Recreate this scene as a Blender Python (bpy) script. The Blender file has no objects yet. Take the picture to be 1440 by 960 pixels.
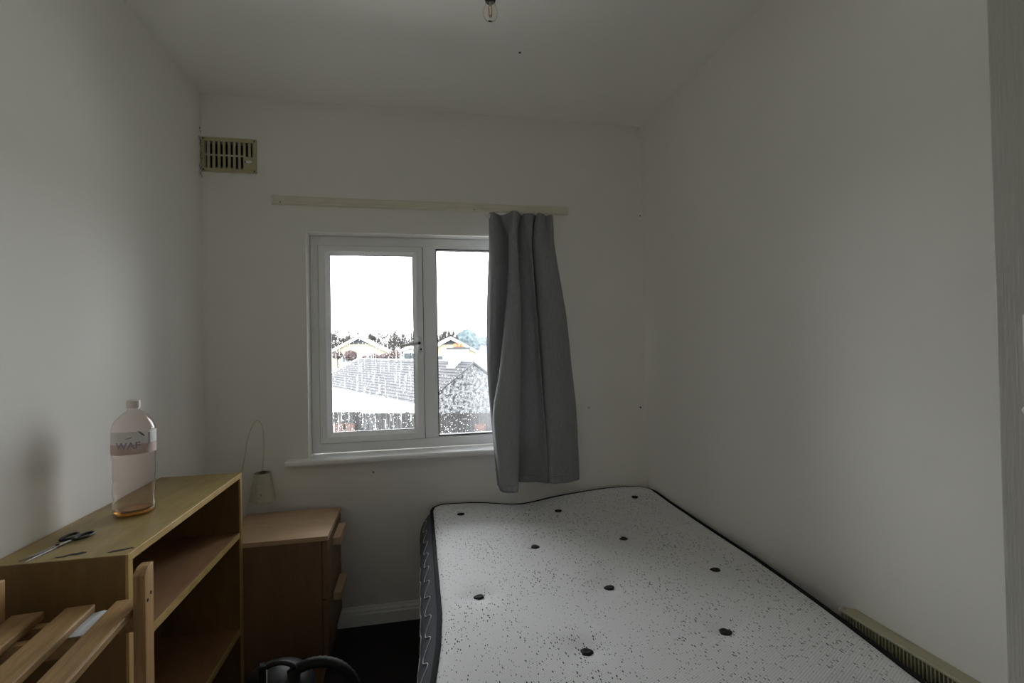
import bpy, bmesh, math, random
from mathutils import Vector, Matrix
random.seed(7)
S = bpy.context.scene
COL = S.collection

# ------------------------------------------------------------------ camera, sky, exposure
D, XL, XR, HC, EYE = 2.40, -0.9055, 1.1969, 2.4249, 1.2728
YAW, PIT, ROLL = 0.1993, 0.0115, -0.0188
fw = Vector((math.sin(YAW)*math.cos(PIT), math.cos(YAW)*math.cos(PIT), math.sin(PIT)))
r0 = Vector((math.cos(YAW), -math.sin(YAW), 0)); u0 = r0.cross(fw)
rt = r0*math.cos(ROLL) + u0*math.sin(ROLL); up = -r0*math.sin(ROLL) + u0*math.cos(ROLL)
cd = bpy.data.cameras.new('camera'); cam = bpy.data.objects.new('camera', cd); COL.objects.link(cam)
cd.sensor_width = 36.0; cd.lens = 692.28/1440*36; cd.clip_start = 0.01; cd.clip_end = 600
m = Matrix((rt, up, -fw)).transposed().to_4x4(); m.translation = (0, 0, EYE); cam.matrix_world = m
S.camera = cam

w = bpy.data.worlds.new('overcast_sky'); S.world = w; w.use_nodes = True
bg = w.node_tree.nodes['Background']
bg.inputs[0].default_value = (0.955, 0.98, 1.0, 1); bg.inputs[1].default_value = 9.5

vs = S.view_settings
vs.view_transform = 'Standard'; vs.look = 'None'; vs.gamma = 1.0; vs.use_curve_mapping = False
vs.exposure = 0.0
S.cycles.max_bounces = 16; S.cycles.diffuse_bounces = 10; S.cycles.transparent_max_bounces = 16
S.cycles.transmission_bounces = 12

# daylight portal in the window opening (guides sampling of the sky, emits nothing itself)
pl = bpy.data.lights.new('window_portal', 'AREA'); pl.shape = 'RECTANGLE'; pl.size = 1.06; pl.size_y = 1.0
pl.cycles.is_portal = True
po = bpy.data.objects.new('window_portal', pl); COL.objects.link(po)
po.location = (0.07, D+0.16, 1.31); po.rotation_euler = (math.radians(-90), 0, 0)

# ------------------------------------------------------------------ materials
MATS = {}
def lin(c):
    f = lambda v: v/12.92 if v <= .04045 else ((v+.055)/1.055)**2.4
    return tuple(f(x/255) for x in c)+(1,)
def nodemat(name):
    mt = bpy.data.materials.new(name); mt.use_nodes = True
    nt = mt.node_tree; b = nt.nodes['Principled BSDF']; MATS[name] = mt
    return mt, nt, b
def coords(nt, scale=(1, 1, 1), rot=(0, 0, 0)):
    tc = nt.nodes.new('ShaderNodeTexCoord'); mp = nt.nodes.new('ShaderNodeMapping')
    mp.inputs['Scale'].default_value = scale; mp.inputs['Rotation'].default_value = rot
    nt.links.new(tc.outputs['Object'], mp.inputs['Vector']); return mp.outputs[0]
def noise(nt, vec, scale, detail=4, rough=.6):
    n = nt.nodes.new('ShaderNodeTexNoise'); n.inputs['Scale'].default_value = scale
    n.inputs['Detail'].default_value = detail; n.inputs['Roughness'].default_value = rough
    nt.links.new(vec, n.inputs['Vector']); return n.outputs[0]
def ramp(nt, fac, stops):
    r = nt.nodes.new('ShaderNodeValToRGB'); e = r.color_ramp.elements
    while len(e) < len(stops): e.new(0.5)
    for el, (p, c) in zip(e, stops):
        el.position = p; el.color = c if len(c) == 4 else tuple(c)+(1,)
    nt.links.new(fac, r.inputs[0]); return r.outputs[0]
def bump(nt, b, h, strength=.2, dist=.002):
    n = nt.nodes.new('ShaderNodeBump'); n.inputs['Strength'].default_value = strength
    n.inputs['Distance'].default_value = dist; nt.links.new(h, n.inputs['Height'])
    nt.links.new(n.outputs[0], b.inputs['Normal'])
def mul(c, k): return tuple(min(1, x*k) for x in c[:3])+(1,)
def plain(name, c, rough=.5, var=.12, scale=30, metal=0, bstr=.08, bdist=.001, stretch=(1, 1, 1)):
    mt, nt, b = nodemat(name); v = coords(nt, stretch)
    n = noise(nt, v, scale)
    nt.links.new(ramp(nt, n, [(.3, mul(c, 1-var)), (.7, mul(c, 1+var))]), b.inputs['Base Color'])
    b.inputs['Roughness'].default_value = rough; b.inputs['Metallic'].default_value = metal
    if bstr: bump(nt, b, n, bstr, bdist)
    return mt
def wood(name, c1, c2, stretch, rough=.55, scale=14):
    mt, nt, b = nodemat(name); v = coords(nt, stretch)
    n = noise(nt, v, scale, 6, .65); n2 = noise(nt, v, scale*5, 3)
    mx = nt.nodes.new('ShaderNodeMath'); mx.operation = 'MULTIPLY_ADD'; mx.inputs[1].default_value = .35
    nt.links.new(n2, mx.inputs[0]); nt.links.new(n, mx.inputs[2])
    nt.links.new(ramp(nt, mx.outputs[0], [(.42, c1), (.82, c2)]), b.inputs['Base Color'])
    b.inputs['Roughness'].default_value = rough; bump(nt, b, n2, .1, .0006)
    return mt

def wallpaint(name, c):
    mt, nt, b = nodemat(name); v = coords(nt)
    n = noise(nt, v, 1.3, 3); fine = noise(nt, v, 60, 5, .7)
    nt.links.new(ramp(nt, n, [(.3, mul(c, .97)), (.7, mul(c, 1.02))]), b.inputs['Base Color'])
    b.inputs['Roughness'].default_value = .72; b.inputs['Specular IOR Level'].default_value = .25
    ad = nt.nodes.new('ShaderNodeMath'); ad.operation = 'MULTIPLY_ADD'; ad.inputs[1].default_value = .25
    nt.links.new(fine, ad.inputs[0]); nt.links.new(n, ad.inputs[2])
    bump(nt, b, ad.outputs[0], .22, .006)
    return mt
wallpaint('wall_paint', (.87, .853, .812, 1))
wallpaint('ceiling_paint', (.93, .915, .87, 1))
plain('carpet', (.020, .016, .018, 1), .95, .4, 90, bstr=.6, bdist=.004)
plain('upvc', (.92, .925, .93, 1), .3, .02, 5, bstr=.0)
plain('gasket', (.012, .012, .014, 1), .6)
plain('gloss_white', (.93, .93, .925, 1), .35, .03, 6, bstr=.03)
plain('sill_gloss', (.93, .93, .925, 1), .13, .02, 6, bstr=.01)
plain('cream_plastic', (.48, .43, .26, 1), .42, .06, 12, bstr=.03)
plain('rail_plastic', (.76, .72, .60, 1), .4, .05, 9, bstr=.03)
plain('slot_shade', (.006, .005, .006, 1), .9)  # near-black that stands in for the shade inside slots
plain('screw_dark', (.03, .025, .02, 1), .5, metal=.6)
plain('steel', (.55, .56, .58, 1), .28, .06, 40, metal=1, bstr=.03)
plain('chrome', (.8, .8, .82, 1), .08, .03, 20, metal=1, bstr=0)
plain('black_plastic', (.006, .006, .0065, 1), .5, .2, 30, bstr=.04)
plain('black_rubber', (.005, .005, .005, 1), .6, .2, 30)
plain('heater_cream', (.46, .43, .29, 1), .4, .06, 9, bstr=.04)
plain('heater_end', (.50, .42, .34, 1), .4, .06, 9, bstr=.04)
plain('lamp_shade', (.52, .48, .40, 1), .8, .06, 60, bstr=.2)
plain('cord', (.60, .55, .45, 1), .6)
plain('white_plastic', (.75, .75, .74, 1), .4, .04, 20, bstr=.02)
plain('paper', (.62, .66, .70, 1), .7, .05, 30)
plain('stain', (.030, .022, .014, 1), .7, .4, 120)
plain('scuff', (.10, .09, .08, 1), .8, .3, 100)
plain('putty', (.60, .60, .58, 1), .7)
plain('door_paint', (.56, .55, .51, 1), .45, .04, 22, bstr=.35, bdist=.002, stretch=(12, 12, .6))
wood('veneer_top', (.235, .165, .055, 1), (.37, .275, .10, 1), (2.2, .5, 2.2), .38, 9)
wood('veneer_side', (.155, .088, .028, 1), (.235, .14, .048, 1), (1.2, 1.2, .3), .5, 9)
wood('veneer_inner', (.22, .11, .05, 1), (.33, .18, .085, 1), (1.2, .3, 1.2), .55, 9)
wood('edge_strip', (.40, .265, .085, 1), (.54, .38, .14, 1), (2, 2, .5), .45, 8)
wood('beech_lit', (.56, .38, .23, 1), (.64, .45, .29, 1), (.4, 2, 2), .5, 8)  # same beech as the sides, lightened to paint in the light on top
wood('beech_shaded', (.20, .115, .06, 1), (.26, .155, .085, 1), (2, 2, .4), .55, 8)  # same beech, darkened to paint in the shade on the sides
wood('pine', (.22, .115, .040, 1), (.47, .295, .125, 1), (8, .55, 8), .5, 5)
wood('pine_upright', (.27, .145, .055, 1), (.53, .33, .15, 1), (10, 10, .5), .5, 6)

# mattress cover: white ticking with fine diagonal ribs and black flecks
mt, nt, b = nodemat('mattress_cover'); v = coords(nt)
wv = nt.nodes.new('ShaderNodeTexWave'); wv.inputs['Scale'].default_value = 55; wv.inputs['Distortion'].default_value = .6
v2 = coords(nt, (1, 1, 1), (0, 0, math.radians(62))); nt.links.new(v2, wv.inputs[0])
vo = nt.nodes.new('ShaderNodeTexVoronoi'); vo.inputs['Scale'].default_value = 120; vo.inputs['Randomness'].default_value = 1
v3 = coords(nt, (1.7, .62, 1), (0, 0, .5)); nt.links.new(v3, vo.inputs['Vector'])
big = noise(nt, v, 4.5, 4); 
th = nt.nodes.new('ShaderNodeMath'); th.operation = 'MULTIPLY'; th.inputs[1].default_value = .62
nt.links.new(big, th.inputs[0])
sx = nt.nodes.new('ShaderNodeSeparateColor'); nt.links.new(vo.outputs['Color'], sx.inputs[0])
sz = nt.nodes.new('ShaderNodeMath'); sz.operation = 'MULTIPLY'
pw = nt.nodes.new('ShaderNodeMath'); pw.operation = 'POWER'; pw.inputs[1].default_value = .9
nt.links.new(sx.outputs[0], pw.inputs[0]); nt.links.new(pw.outputs[0], sz.inputs[0]); nt.links.new(th.outputs[0], sz.inputs[1])
lt = nt.nodes.new('ShaderNodeMath'); lt.operation = 'LESS_THAN'
nt.links.new(vo.outputs['Distance'], lt.inputs[0]); nt.links.new(sz.outputs[0], lt.inputs[1])
basec = ramp(nt, wv.outputs[0], [(.2, (.72, .72, .735)), (.8, (.82, .82, .84))])
mx = nt.nodes.new('ShaderNodeMix'); mx.data_type = 'RGBA'
nt.links.new(lt.outputs[0], mx.inputs[0]); nt.links.new(basec, mx.inputs[6]); mx.inputs[7].default_value = (.045, .045, .05, 1)
nt.links.new(mx.outputs[2], b.inputs['Base Color']); b.inputs['Roughness'].default_value = .85
bump(nt, b, wv.outputs[0], .22, .0015)
plain('mattress_border', (.075, .085, .105, 1), .85, .15, 250, bstr=.3)
plain('piping_black', (.005, .005, .0055, 1), .95)
plain('stitch_white', (.55, .55, .55, 1), .7)
plain('tuft_black', (.016, .018, .017, 1), .8, .4, 300, bstr=.5)
plain('divan_fabric', (.02, .02, .022, 1), .9)

# curtain: grey woven cloth, slightly translucent
mt, nt, b = nodemat('curtain_cloth'); v = coords(nt, (1, 1, .25)); n = noise(nt, v, 160, 4)
nt.links.new(ramp(nt, n, [(.25, (.285, .29, .305)), (.75, (.385, .39, .405))]), b.inputs['Base Color'])
b.inputs['Roughness'].default_value = .9; bump(nt, b, n, .25, .001)
tr = nt.nodes.new('ShaderNodeBsdfTranslucent'); tr.inputs[0].default_value = (.34, .345, .355, 1)
ms = nt.nodes.new('ShaderNodeMixShader'); ms.inputs[0].default_value = .16
nt.links.new(b.outputs[0], ms.inputs[1]); nt.links.new(tr.outputs[0], ms.inputs[2])
nt.links.new(ms.outputs[0], nt.nodes['Material Output'].inputs[0])

def pane_mat(name, fog):
    mt, nt, b = nodemat(name); nt.nodes.remove(b); out = nt.nodes['Material Output']
    t = nt.nodes.new('ShaderNodeBsdfTransparent'); t.inputs[0].default_value = (.97, .98, .98, 1)
    g = nt.nodes.new('ShaderNodeBsdfGlossy'); g.inputs['Roughness'].default_value = .02
    fr = nt.nodes.new('ShaderNodeFresnel'); fr.inputs[0].default_value = 1.35
    a = nt.nodes.new('ShaderNodeMixShader'); nt.links.new(fr.outputs[0], a.inputs[0])
    nt.links.new(t.outputs[0], a.inputs[1]); nt.links.new(g.outputs[0], a.inputs[2])
    tl = nt.nodes.new('ShaderNodeBsdfTranslucent'); tl.inputs[0].default_value = (.85, .88, .92, 1)
    c = nt.nodes.new('ShaderNodeMixShader')
    v = coords(nt, (1, 1, 1)); tc = nt.nodes.new('ShaderNodeSeparateXYZ'); nt.links.new(v, tc.inputs[0])
    vs_ = coords(nt, (1, 1, .06)); st = noise(nt, vs_, 120, 3)
    sm = noise(nt, v, 7, 3)
    if fog == 'streaks':      # rain runs, thicker on the lower half of the pane
        mr = nt.nodes.new('ShaderNodeMapRange'); nt.links.new(tc.outputs[2], mr.inputs[0])
        mr.inputs[1].default_value = 1.36; mr.inputs[2].default_value = 1.22; mr.inputs[3].default_value = .001; mr.inputs[4].default_value = .055
        s2 = ramp(nt, st, [(.50, (.10, .10, .10)), (.68, (1, 1, 1))])
        k = nt.nodes.new('ShaderNodeMath'); k.operation = 'MULTIPLY'; nt.links.new(mr.outputs[0], k.inputs[0]); nt.links.new(s2, k.inputs[1])
    else:                     # condensation towards the curtain side
        mr = nt.nodes.new('ShaderNodeMapRange'); nt.links.new(tc.outputs[0], mr.inputs[0])
        mr.inputs[1].default_value = .25; mr.inputs[2].default_value = .36; mr.inputs[3].default_value = .002; mr.inputs[4].default_value = .05
        s2 = ramp(nt, sm, [(.25, (.6, .6, .6)), (.6, (1, 1, 1))])
        mz = nt.nodes.new('ShaderNodeMapRange'); nt.links.new(tc.outputs[2], mz.inputs[0])
        mz.inputs[1].default_value = 1.42; mz.inputs[2].default_value = 1.28
        k0 = nt.nodes.new('ShaderNodeMath'); k0.operation = 'MULTIPLY'; nt.links.new(mr.outputs[0], k0.inputs[0]); nt.links.new(s2, k0.inputs[1])
        k = nt.nodes.new('ShaderNodeMath'); k.operation = 'MULTIPLY'; nt.links.new(k0.outputs[0], k.inputs[0]); nt.links.new(mz.outputs[0], k.inputs[1])
    nt.links.new(k.outputs[0], c.inputs[0]); nt.links.new(a.outputs[0], c.inputs[1]); nt.links.new(tl.outputs[0], c.inputs[2])
    nt.links.new(c.outputs[0], out.inputs[0]); return mt
pane_mat('pane_rain', 'streaks'); pane_mat('pane_fog', 'fog')
mt, nt, b = nodemat('raindrop'); b.inputs['Transmission Weight'].default_value = 1; b.inputs['Roughness'].default_value = .02; b.inputs['IOR'].default_value = 1.33
nt.links.new(ramp(nt, noise(nt, coords(nt), 50), [(0, (.95, .95, .95)), (1, (1, 1, 1))]), b.inputs['Base Color'])
def glassy(name, c, rough=0.0, ior=1.45):
    mt, nt, b = nodemat(name); b.inputs['Transmission Weight'].default_value = 1
    b.inputs['Roughness'].default_value = rough; b.inputs['IOR'].default_value = ior
    nt.links.new(ramp(nt, noise(nt, coords(nt), 20), [(0, mul(c, .97)), (1, c)]), b.inputs['Base Color']); return mt
glassy('bottle_plastic', (.97, .91, .89, 1), 0.02, 1.3)
glassy('bulb_glass', (.99, .97, .93, 1), 0, 1.25)
glassy('amber_residue', (.95, .50, .10, 1), .15, 1.33)
plain('bottle_cap', (.82, .74, .69, 1), .45, .03)
plain('label_white', (.80, .79, .76, 1), .5, .05, 60)
plain('label_pink', (.66, .50, .46, 1), .5, .10, 60)
plain('label_ink', (.36, .33, .38, 1), .5)
plain('label_tear', (.13, .12, .08, 1), .6)
plain('filament', (.55, .34, .18, 1), .4)

# outside
plain('render_white', (.62, .63, .64, 1), .9, .06, 3)
plain('render_cream', (.36, .325, .235, 1), .9, .05, 2)
plain('fascia_white', (.66, .68, .72, 1), .6, .03)
plain('slate_far', (.045, .047, .053, 1), .8, .2, 3)
mt, nt, b = nodemat('pebbledash'); n = noise(nt, coords(nt), 4.2, 3, .75)
nt.links.new(ramp(nt, n, [(.42, (.022, .022, .025)), (.58, (.17, .175, .185))]), b.inputs['Base Color']); b.inputs['Roughness'].default_value = .95
bump(nt, b, n, .5, .03)
plain('roof_tile', (.034, .033, .038, 1), .8, .22, 5, bstr=.3, bdist=.01)
plain('ridge_tile', (.11, .11, .12, 1), .8, .2, 5)
plain('terracotta', (.42, .13, .06, 1), .7)
plain('fence_wood', (.013, .012, .0125, 1), .9, .3, 8, stretch=(4, 4, .3))
plain('fence_red', (.055, .026, .020, 1), .9, .3, 6)
plain('shrub_red', (.045, .022, .021, 1), .9, .4, 6, bstr=.6, bdist=.1)
plain('bark', (.050, .042, .038, 1), .9, .25, 4)
plain('hazy_foliage', (.075, .10, .11, 1), .9, .3, .6, bstr=.6, bdist=.3)  # distance haze painted in as a blue tint
plain('hillside', (.13, .17, .19, 1), .95, .2, .05)  # blue of the distance haze mixed into the hill's colour
plain('bounce_pale', (.66, .645, .61, 1), .9, .1, 2)  # pale tone of the added slab that reflects daylight upwards
plain('ground_grass', (.04, .055, .03, 1), .95, .3, .5)
plain('window_glass_far', (.05, .06, .07, 1), .2)

# ------------------------------------------------------------------ mesh helpers
class MB:
    def __init__(s): s.v = []; s.f = []
    def box(s, a, b_):
        i = len(s.v); (x0, y0, z0), (x1, y1, z1) = a, b_
        s.v += [(x0,y0,z0),(x1,y0,z0),(x1,y1,z0),(x0,y1,z0),(x0,y0,z1),(x1,y0,z1),(x1,y1,z1),(x0,y1,z1)]
        s.f += [tuple(i+k for k in q) for q in ((0,3,2,1),(4,5,6,7),(0,1,5,4),(1,2,6,5),(2,3,7,6),(3,0,4,7))]; return s
    def tube(s, pts, r, n=8, close=False):
        pts = [Vector(p) for p in pts]; i0 = len(s.v); N = len(pts)
        ref = Vector((0, 0, 1))
        for k, p in enumerate(pts):
            a = pts[(k-1) % N] if (k > 0 or close) else p; c = pts[(k+1) % N] if (k < N-1 or close) else p
            d = (c-a).normalized() if (c-a).length > 1e-9 else Vector((0, 0, 1))
            rf = ref if abs(d.dot(ref)) < .95 else Vector((1, 0, 0))
            e1 = d.cross(rf).normalized(); e2 = d.cross(e1)
            rr = r[k] if isinstance(r, (list, tuple)) else r
            for j in range(n):
                t = 2*math.pi*j/n; s.v.append(tuple(p+e1*math.cos(t)*rr+e2*math.sin(t)*rr))
        for k in range(N if close else N-1):
            for j in range(n):
                a = i0+k*n+j; b_ = i0+k*n+(j+1) % n; c = i0+((k+1) % N)*n+(j+1) % n; d = i0+((k+1) % N)*n+j
                s.f.append((a, b_, c, d))
        if not close:
            s.f.append(tuple(i0+j for j in range(n))[::-1]); s.f.append(tuple(i0+(N-1)*n+j for j in range(n)))
        return s
    def lathe(s, prof, c=(0, 0, 0), n=32, a0=0, a1=2*math.pi):
        i0 = len(s.v); full = abs(a1-a0-2*math.pi) < 1e-6; M = n if full else n+1
        for r, z in prof:
            for j in range(M):
                t = a0+(a1-a0)*j/n; s.v.append((c[0]+r*math.cos(t), c[1]+r*math.sin(t), c[2]+z))
        for k in range(len(prof)-1):
            for j in range(n):
                b_ = (j+1) % M
                s.f.append((i0+k*M+j, i0+k*M+b_, i0+(k+1)*M+b_, i0+(k+1)*M+j))
        return s
    def prism(s, poly, axis, a, b_):
        i = len(s.v); n = len(poly)
        def P(q, t):
            return (t, q[0], q[1]) if axis == 0 else (q[0], t, q[1]) if axis == 1 else (q[0], q[1], t)
        s.v += [P(q, a) for q in poly]+[P(q, b_) for q in poly]
        s.f.append(tuple(range(i, i+n))); s.f.append(tuple(range(i+2*n-1, i+n-1, -1)))
        for k in range(n): s.f.append((i+k, i+(k+1) % n, i+n+(k+1) % n, i+n+k))
        return s
    def grid(s, rows):
        i = len(s.v); R, C_ = len(rows), len(rows[0])
        for r in rows: s.v += [tuple(p) for p in r]
        for a in range(R-1):
            for c in range(C_-1):
                s.f.append((i+a*C_+c, i+a*C_+c+1, i+(a+1)*C_+c+1, i+(a+1)*C_+c))
        return s
    def poly(s, pts):
        i = len(s.v); s.v += [tuple(p) for p in pts]; s.f.append(tuple(range(i, i+len(pts)))); return s
    def mesh(s, name, mat, smooth=False):
        me = bpy.data.meshes.new(name); me.from_pydata(s.v, [], s.f)
        bm = bmesh.new(); bm.from_mesh(me); bmesh.ops.recalc_face_normals(bm, faces=bm.faces); bm.to_mesh(me); bm.free()
        if mat: me.materials.append(MATS[mat])
        if smooth: me.polygons.foreach_set('use_smooth', [True]*len(me.polygons))
        return me
    def build(s, name, mat, parent=None, bevel=0, smooth=False, loc=None):
        o = bpy.data.objects.new(name, s.mesh(name, mat, smooth)); COL.objects.link(o)
        if parent: o.parent = parent
        if loc: o.location = loc
        if bevel:
            md = o.modifiers.new('bevel', 'BEVEL'); md.width = bevel; md.segments = 2; md.limit_method = 'ANGLE'
        return o
def B(a, b_): return MB().box(a, b_)
def tag(o, label, cat, group=None, kind=None):
    if label: o['label'] = label
    if cat: o['category'] = cat
    if group: o['group'] = group
    if kind: o['kind'] = kind
    return o
def empty(name, loc=(0, 0, 0), rz=0):
    o = bpy.data.objects.new(name, None); COL.objects.link(o); o.location = loc; o.rotation_euler = (0, 0, rz); o.empty_display_size = .05; return o
def struct(o, label=None): o['kind'] = 'structure'; 
def catmull(P, n):
    out = []
    for i in range(len(P)-1):
        p0, p1, p2, p3 = P[max(i-1, 0)], P[i], P[i+1], P[min(i+2, len(P)-1)]
        for k in range(n):
            t = k/n
            out.append(tuple(.5*((2*b1)+(-a+c)*t+(2*a-5*b1+4*c-d)*t*t+(-a+3*b1-3*c+d)*t**3) for a, b1, c, d in zip(p0, p1, p2, p3)))
    out.append(tuple(P[-1])); return out
def interp(tab, x):
    if x <= tab[0][0]: return tab[0][1]
    for (a, va), (b_, vb) in zip(tab, tab[1:]):
        if x <= b_: return va+(vb-va)*(x-a)/(b_-a)
    return tab[-1][1]

# ------------------------------------------------------------------ room shell
YN = -0.16            # inner face of the wall with the door, behind the camera
HX0, HX1, HZ0, HZ1 = -0.4745, 0.63, 0.780, 1.8235   # window opening
def S_(o, label): o['kind'] = 'structure'; o['label'] = label; return o
S_(B((XL-.12, -1.3, -.12), (XR+.12, D+.17, 0)).build('floor', 'carpet'), 'dark carpeted floor of the bedroom')
S_(B((XL-.12, -1.3, HC), (XR+.12, D+.17, HC+.12)).build('ceiling', 'ceiling_paint'), 'plain off-white painted ceiling')
S_(B((XL-.12, -1.3, 0), (XL, D, HC)).build('wall_left', 'wall_paint'), 'white painted wall behind the bookcase')
S_(B((XR, -1.3, 0), (XR+.12, D, HC)).build('wall_right', 'wall_paint'), 'white painted wall beside the mattress')
VX0, VX1, VZ0, VZ1 = -.888, -.694, 2.092, 2.216       # duct hole behind the grille
mb = MB()
mb.box((XL-.12, D, 0), (HX0, D+.17, VZ0)); mb.box((HX0, D, 0), (HX1, D+.17, HZ0)); mb.box((HX1, D, 0), (XR+.12, D+.17, HC))
mb.box((HX0, D, HZ1), (HX1, D+.17, HC)); mb.box((XL-.12, D, VZ1), (HX0, D+.17, HC))
mb.box((XL-.12, D, VZ0), (VX0, D+.17, VZ1)); mb.box((VX1, D, VZ0), (HX0, D+.17, VZ1)); mb.box((VX0, D+.12, VZ0), (VX1, D+.17, VZ1))
S_(mb.build('wall_back', 'wall_paint'), 'white painted wall with the window')
mb = MB(); mb.box((XL, YN-.1, 0), (.33, YN, HC)); mb.box((1.14, YN-.1, 0), (XR, YN, HC)); mb.box((.33, YN-.1, 2.02), (1.14, YN, HC))
S_(mb.build('wall_front', 'wall_paint'), 'white wall with the doorway behind the camera')
S_(B((XL-.12, -1.42, 0), (XR+.12, -1.3, HC)).build('wall_hall', 'wall_paint'), 'landing wall beyond the doorway')
# skirting boards with a moulded top
def skirting(prof_len_axis, a, b_, at, sgn, name, label):
    prof = [(0, 0), (.018, 0), (.018, .052), (.013, .056), (.013, .066), (.008, .073), (.006, .082), (0, .082)]
    mb = MB()
    if prof_len_axis == 0: mb.prism([(at-sgn*p, z) for p, z in prof], 0, a, b_)
    else: mb.prism([(at-sgn*p, z) for p, z in prof], 1, a, b_)
    S_(mb.build(name, 'gloss_white'), label)
skirting(0, XL, XR, D, 1, 'baseboard_back', 'moulded white skirting board under the window')
skirting(1, YN, D-.02, XL, -1, 'baseboard_left', 'white skirting board behind the bookcase')
skirting(1, .9, D-.02, XR, 1, 'baseboard_right', 'white skirting board behind the bed')

# ------------------------------------------------------------------ window
win = empty('window_1', (0, 0, 0)); S_(win, 'white plastic casement window streaked with rain')
FY = D+.085; FB = FY+.06     # frame front and back
FX0, FX1, FZ0, FZ1 = HX0, HX1, HZ0+.004, HZ1
fw_ = .045; MX0, MX1 = .050, .119   # mullion
mb = MB()
mb.box((FX0, FY, FZ0), (FX0+fw_, FB, FZ1)); mb.box((FX1-fw_, FY, FZ0), (FX1, FB, FZ1))
mb.box((FX0+fw_, FY, FZ1-fw_-.006), (FX1-fw_, FB, FZ1)); mb.box((FX0+fw_, FY, FZ0), (FX1-fw_, FB, FZ0+fw_+.002))
mb.box((MX0, FY, FZ0+fw_+.002), (MX1, FB, FZ1-fw_-.006))
mb.build('frame', 'upvc', win, .004)
SX0, SX1, SZ0, SZ1 = FX0+.040, MX0+.003, FZ0+.048, FZ1-.048      # opening sash, proud of the frame
GX0, GX1, GZ0, GZ1 = -.385, .006, SZ0+.046, SZ1-.042
def mitred(x0, x1, z0, z1, gx0, gx1, gz0, gz1, yf, yi, yb):
    """sash: four mitred members with a chamfer towards the glass"""
    out = []
    o = [(x0, z0), (x1, z0), (x1, z1), (x0, z1)]; g = [(gx0, gz0), (gx1, gz0), (gx1, gz1), (gx0, gz1)]
    for k in range(4):
        a, b_ = o[k], o[(k+1) % 4]; c, d = g[(k+1) % 4], g[k]
        t = .62; e = (a[0]+(d[0]-a[0])*t, a[1]+(d[1]-a[1])*t); f = (b_[0]+(c[0]-b_[0])*t, b_[1]+(c[1]-b_[1])*t)
        mb = MB()
        P = lambda q, y: (q[0], y, q[1])
        vs_ = [P(a, yf), P(b_, yf), P(f, yf), P(e, yf), P(d, yi), P(c, yi), P(a, yb), P(b_, yb), P(c, yb), P(d, yb)]
        mb.v = vs_
        mb.f = [(0, 1, 2, 3), (3, 2, 5, 4), (4, 5, 8, 9), (6, 7, 1, 0), (9, 8, 7, 6), (0, 3, 4, 9, 6), (1, 7, 8, 5, 2)]
        out.append(mb)
    return out
for mb in mitred(SX0, SX1, SZ0, SZ1, GX0, GX1, GZ0, GZ1, FY-.016, FY+.002, FY+.03):
    mb.build('sash_member', 'upvc', win, .0012)
# black gasket lines
mb = MB()
t = .0028
for (x0, x1, z0, z1, y) in ((SX0-t, SX1+t, SZ0-t, SZ1+t, FY-.003), (GX0-.0005, GX1+.0005, GZ0-.0005, GZ1+.0005, FY+.004)):
    q = t if y < FY else -t
    for a, b_ in (((x0, z0), (x1, z0+t)), ((x0, z1-t), (x1, z1)), ((x0, z0+t), (x0+t, z1-t)), ((x1-t, z0+t), (x1, z1-t))):
        mb.box((a[0], y, a[1]), (b_[0], y+.008, b_[1]))
mb.build('gasket', 'gasket', win)
RX0, RX1, RZ0, RZ1 = MX1+.006, FX1-fw_-.006, FZ0+fw_+.012, FZ1-fw_-.012
mb = MB()
for a, b_ in (((MX1, FZ0+fw_+.002), (FX1-fw_, RZ0-.006)), ((MX1, RZ1+.006), (FX1-fw_, FZ1-fw_-.006)), ((MX1, RZ0-.006), (RX0-.004, RZ1+.006)), ((RX1+.004, RZ0-.006), (FX1-fw_, RZ1+.006))):
    mb.box((a[0], FY+.008, a[1]), (b_[0], FB-.01, b_[1]))
mb.build('glazing_bead', 'upvc', win, .002)
mb = MB()
for a, b_ in (((RX0-.004, RZ0-.006), (RX1+.004, RZ0)), ((RX0-.004, RZ1), (RX1+.004, RZ1+.006)), ((RX0-.004, RZ0), (RX0, RZ1)), ((RX1, RZ0), (RX1+.004, RZ1))):
    mb.box((a[0], FY+.006, a[1]), (b_[0], FB-.012, b_[1]))
mb.build('gasket', 'gasket', win)
B((GX0-.004, FY+.012, GZ0-.004), (GX1+.004, FY+.016, GZ1+.004)).build('pane', 'pane_rain', win)
B((RX0-.002, FY+.022, RZ0-.002), (RX1+.002, FY+.026, RZ1+.002)).build('pane', 'pane_fog', win)
def drops(n, nrun, x0, x1, z0, zt, y, bias, name):
    mb = MB(); seg = 6
    def blob(x, z, rx, rz, d):
        i = len(mb.v); mb.v.append((x, y+d, z))
        for rr, dd in ((.72, .75), (1.0, 0)):
            for j in range(seg):
                t = 2*math.pi*j/seg; mb.v.append((x+rx*rr*math.cos(t), y+d*dd, z+rz*rr*math.sin(t)))
        for j in range(seg):
            k = (j+1) % seg
            mb.f.append((i, i+1+j, i+1+k)); mb.f.append((i+1+j, i+1+seg+j, i+1+seg+k, i+1+k))
        mb.f.append(tuple(i+1+seg+j for j in range(seg)))
    for _ in range(n):
        x = random.uniform(x0, x1) if bias is None else x0+(x1-x0)*abs(random.triangular(0, 1, 0))
        z = z0+(zt-z0)*(random.random()**1.15); s = random.uniform(.0008, .0019)
        blob(x, z, s, s*random.uniform(1, 2.2), s*.55)
    for _ in range(nrun):
        x = random.uniform(x0, x1); z = random.uniform(z0+.04, zt); L = random.uniform(.012, .055)
        blob(x, z-L, .0010, L, .0006)
    o = mb.build(name, 'raindrop', win, smooth=True); o['kind'] = 'stuff'; return o
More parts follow.
